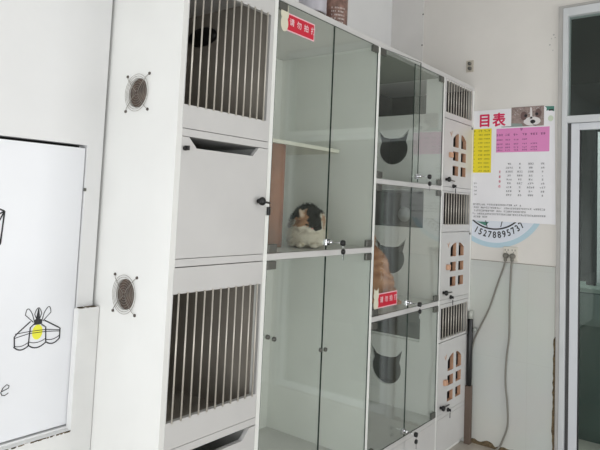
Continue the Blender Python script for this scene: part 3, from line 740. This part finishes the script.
# clip fixture above the cabinet
r = root('wall_bracket', (XE, 1.64, 2.57), 'small grey metal bracket on the wall above the cabinet end', 'bracket')
bm = bmesh.new(); box(bm, XE-.006, XE-.0005, 1.612, 1.668, 2.575, 2.660, bev=.002); link('plate', bm, mat('bracket_beige', (.74,.71,.66), .5), r)
bm = bmesh.new(); lathe(bm, [(0,0),(.012,0),(.012,.014),(.008,.018),(0,.018)], (XE-.006, 1.640, 2.635), (-1,0,0), 12); lathe(bm, [(0,0),(.014,0),(.012,.016),(0,.018)], (XE-.006, 1.638, 2.600), (-1,0,0), 12); link('bolt', bm, M['clamp'], r)
# marks on plaster
bm = bmesh.new(); random.seed(8)
for (y, z) in ((1.052, 2.745), (1.061, 2.765), (1.075, 2.74), (1.085,2.70), (1.065,2.66)):
    plate(bm, circ(y, z, random.uniform(.003, .006), 8), [], .0006, SD(XE-.0008))
tag(link('plaster_scuff', bm, M['alugrey']), 'small grey scuffs on the plaster beside the top of the door frame', 'scuff', None, 'stuff')
# things in the gap next to the cabinet
r = root('black_tube', (3.88, 1.575, .60), 'slim black tube with a clear cap hanging on the tiles beside the cabinet', 'tube')
bm = bmesh.new(); lathe(bm, [(0,0),(.016,0),(.018,.006),(.018,.444),(.015,.45),(0,.45)], (3.874, 1.578, .385), seg=16); link('tube', bm, M['black'], r)
bm = bmesh.new(); lathe(bm, [(0,0),(.015,0),(.017,.03),(.015,.052),(0,.056)], (3.874, 1.578, .8355), seg=16); link('cap', bm, mat('clear_cap', (.72, .73, .70), .3), r)
bm = bmesh.new(); lathe(bm, [(0,-.012),(.012,-.010),(.014,0),(.012,.010),(0,.012)], (3.874, 1.545, .765), (0,-1,0), 12); link('clip', bm, mat('clip_grey', (.60, .62, .60), .5), r)
tag(link('wooden_board', bx(3.854, 3.892, 1.560, 1.598, .001, .384), M['brownboard']), 'brown board end standing on the floor below the black tube', 'board')

# ------------------------------------------------------------ door and glazed screen on the end wall
fr_x0, fr_x1 = XE-.012, XE+.07
def yb(y0, y1, z0, z1, xa=fr_x0, xb=fr_x1, bev=.002): return bx(xa, xb, y0, y1, z0, z1, bev=bev)
f = tag(bpy.data.objects.new('door_1', None), 'white framed glass door with a fixed pane above', None, None, 'structure'); C.objects.link(f); f.location = (XE, .45, 0)
bm = bmesh.new(); plate(bm, [(DY0,0),(DY0,2.93),(1.0,2.93),(1.0,0),(1.018,0),(1.028,2.945),(DY0-.03,2.95),(DY0-.03,0)], [], .018, SD(XE-.016)); link('architrave', bm, M['alugrey'], f)
bm = bmesh.new(); box(bm, fr_x0-.006, fr_x1, .968, .999, 0, 2.928, bev=.002); box(bm, fr_x0-.006, fr_x1, DY0+.001, DY0+.03, 0, 2.928, bev=.002); box(bm, fr_x0-.006, fr_x1, DY0+.03, .968, 2.872, 2.928, bev=.002); box(bm, fr_x0-.006, fr_x1, DY0+.03, .968, 2.168, 2.213, bev=.002)
link('frame', bm, M['alu'], f)
bm = bmesh.new(); box(bm, XE+.02, XE+.03, DY0+.03, .968, 2.213, 2.872); link('upper_pane', bm, M['doorglass'], f)
bm = bmesh.new(); box(bm, XE+.012, XE+.05, .946, .968, 0.01, 2.167); link('rebate', bm, mat('rebate_dark', (.28,.28,.28), .6), f)
bm = bmesh.new(); box(bm, XE+.004, XE+.045, .897, .946, .01, 2.166, bev=.002); box(bm, XE+.004, XE+.045, DY0+.035, DY0+.085, .01, 2.166, bev=.002); box(bm, XE+.004, XE+.045, DY0+.085, .897, 2.122, 2.166, bev=.002); box(bm, XE+.004, XE+.045, DY0+.085, .897, .01, .06, bev=.002)
lf = link('leaf', bm, mat('leaf_white', (.84,.85,.87), .35), f)
bm = bmesh.new(); box(bm, XE+.02, XE+.026, DY0+.085, .897, .06, 2.122); link('pane', bm, M['doorglass'], lf)
bm = bmesh.new(); box(bm, XE+.018, XE+.030, .889, .897, .06, 2.122); link('gasket', bm, M['black'], lf)
# grime strip at the foot of the frame
bm = bmesh.new(); random.seed(12)
pts = [(1.031, 1.10)]; z = 1.10
L_ = []; z = 0.0
while z < .80: L_.append((1.030+.012*random.random()*(1.1-z)+.004, z)); z += .03
plate(bm, [(1.024, 0)] + L_ + [(1.024, .80)], [], .001, SD(XE-.0075)); 
L_ = []; y = 1.04
while y < 1.585: L_.append((y, .012+.022*random.random()*(1 if y < 1.3 else 1.3))); y += .02
plate(bm, [(1.035, 0)] + L_ + [(1.585, 0)], [], .0012, SD(XE-.0078))
tag(link('mould_stain', bm, M['grime']), 'brown stain running up beside the door frame and along the floor', 'stain', None, 'stuff')

# ------------------------------------------------------------ room beyond the door
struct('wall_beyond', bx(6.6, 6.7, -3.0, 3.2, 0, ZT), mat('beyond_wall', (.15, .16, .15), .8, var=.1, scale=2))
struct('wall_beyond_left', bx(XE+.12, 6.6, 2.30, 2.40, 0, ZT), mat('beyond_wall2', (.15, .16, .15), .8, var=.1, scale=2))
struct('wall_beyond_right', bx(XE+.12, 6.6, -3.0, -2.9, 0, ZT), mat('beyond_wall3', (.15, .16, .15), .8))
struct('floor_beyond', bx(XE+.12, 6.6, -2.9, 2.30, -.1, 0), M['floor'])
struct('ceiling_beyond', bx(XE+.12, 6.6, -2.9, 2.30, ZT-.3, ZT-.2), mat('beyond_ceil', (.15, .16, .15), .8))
def ray_y(y_at_door, x):              # where a sight line through the door at y meets depth x (used to choose a shelf's real place)
    return y_at_door*x/XE
r = root('white_shelf_unit', (5.2, .85, 0), 'pale metal shelf unit seen through the glass door', 'shelf unit')
sx0, sx1, sy0, sy1 = 5.0, 5.4, .20, 1.005
pw_ = mat('pale_shelf', (.88, .89, .90), .5)
for y in (sy0, sy1-.03):
    for x in (sx0, sx1-.03): link('upright', bx(x, x+.03, y, y+.03, 0, 2.25), pw_, r)
for z in (.55, 1.05, 1.42, 1.62, 1.88, 2.2): link('shelf', bx(sx0+.001, sx1-.001, sy0+.031, sy1-.031, z-.02, z), pw_, r)
link('back', bx(sx1+.001, sx1+.01, sy0, sy1, .5, 2.25), mat('pale_back', (.60, .62, .63), .6), r)
for i, (y, z, w, h_, c) in enumerate(((.86, 1.0505, .10, .16, (.85,.86,.88)), (.70, 1.0505, .14, .12, (.12,.12,.13)), (.52, 1.0505, .12, .18, (.8,.8,.8)), (.84, 1.4205, .11, .12, (.55,.57,.58)), (.66, 1.4205, .14, .14, (.7,.7,.7)), (.85, 1.6205, .10, .20, (.72,.72,.72)), (.6, 1.8805, .2, .2, (.5,.5,.5)))):
    bm = bmesh.new(); box(bm, 5.06, 5.06+w, y, y+w, z, z+h_*.82, bev=.008); lathe(bm, [(0,0),(w*.2,0),(w*.2,h_*.16),(0,h_*.18)], (5.06+w/2, y+w/2, z+h_*.82), seg=12)
    tag(link('storage_jar', bm, mat('jar_%d' % i, c, .4)), ['white jar on the middle shelf beyond the door','black jar on the middle shelf beyond the door','tall pale jar on the middle shelf beyond the door','grey jar on the fourth shelf beyond the door','light jar on the fourth shelf beyond the door','tall jar on the fifth shelf beyond the door','squat grey jar on the top shelf beyond the door'][i], 'jar', 'jars on the shelf unit beyond the door')
tag(link('dark_post', bx(4.70, 4.74, .955, 1.018, 1.0615, 2.33), mat('post_black', (.06, .065, .065), .6)), 'black upright post standing on the grey-green counter beyond the glass door', 'post')
r = root('washing_counter', (4.7, 1.05, 0), 'grey-green cabinet with a pale top behind the glass door', 'counter')
link('body', bx(4.5, 4.95, .25, 1.30, 0, 1.03), mat('counter_teal', (.20, .29, .27), .5, var=.12, scale=3), r)
link('worktop', bx(4.48, 4.95, .24, 1.32, 1.0305, 1.06, bev=.003), mat('counter_top', (.50, .55, .52), .4), r)
link('front_board', bx(4.482, 4.4995, .26, 1.28, .80, 1.02), mat('counter_pale', (.40, .45, .43), .6, var=.1, scale=5), r)

# ------------------------------------------------------------ light
def area(name, loc, size, energy, rot, col=(1,1,1)):
    l = bpy.data.lights.new(name, 'AREA'); l.shape = 'RECTANGLE'; l.size, l.size_y = size; l.energy = energy; l.color = col
    o = bpy.data.objects.new(name, l); C.objects.link(o); o.location = loc; o.rotation_euler = rot; return o
# open shop front on the -X side: daylight
area('daylight_shopfront', (-1.85, -.4, .85), (4.4, 1.6), 88, (math.radians(90), 0, math.radians(-90)), (.97, .985, 1))
area('daylight_front_window', (2.9, -2.72, 1.40), (1.8, 1.8), 43, (math.radians(90), 0, 0), (.98, .99, 1))  # added fill from out of view, lifts cabinet fronts and end wall
area('lamp_beyond', (4.55, 1.80, ZT-.35), (.5, .5), 34, (0, 0, 0), (.95, 1, .98))  # added unseen fill that brightens the shelves beyond the door
w = bpy.data.worlds.new('world'); SC.world = w; w.use_nodes = True
w.node_tree.nodes['Background'].inputs['Color'].default_value = (.93, .97, 1, 1); w.node_tree.nodes['Background'].inputs['Strength'].default_value = .6

# ------------------------------------------------------------ camera
cd = bpy.data.cameras.new('camera'); cam = bpy.data.objects.new('camera', cd); C.objects.link(cam); SC.camera = cam
F = Vector((0.796174, 0.601179, 0.06849)); Rr = Vector((0.599857, -0.799068, 0.040777)); U = Rr.cross(F).normalized()
cam.matrix_world = Matrix(((Rr.x, U.x, -F.x, 0), (Rr.y, U.y, -F.y, 0), (Rr.z, U.z, -F.z, EYE), (0,0,0,1)))
cd.sensor_fit = 'HORIZONTAL'; cd.sensor_width = 36; cd.lens = 577.343/600*36
cd.shift_x = -(320.666-300)/600; cd.shift_y = (166.007-225)/600; cd.clip_start = .02
SC.view_settings.view_transform = 'Standard'; SC.view_settings.look = 'None'; SC.view_settings.gamma = 1; SC.view_settings.use_curve_mapping = False
SC.view_settings.exposure = 0.0
SC.cycles.max_bounces = 12; SC.cycles.transparent_max_bounces = 24; SC.cycles.diffuse_bounces = 6
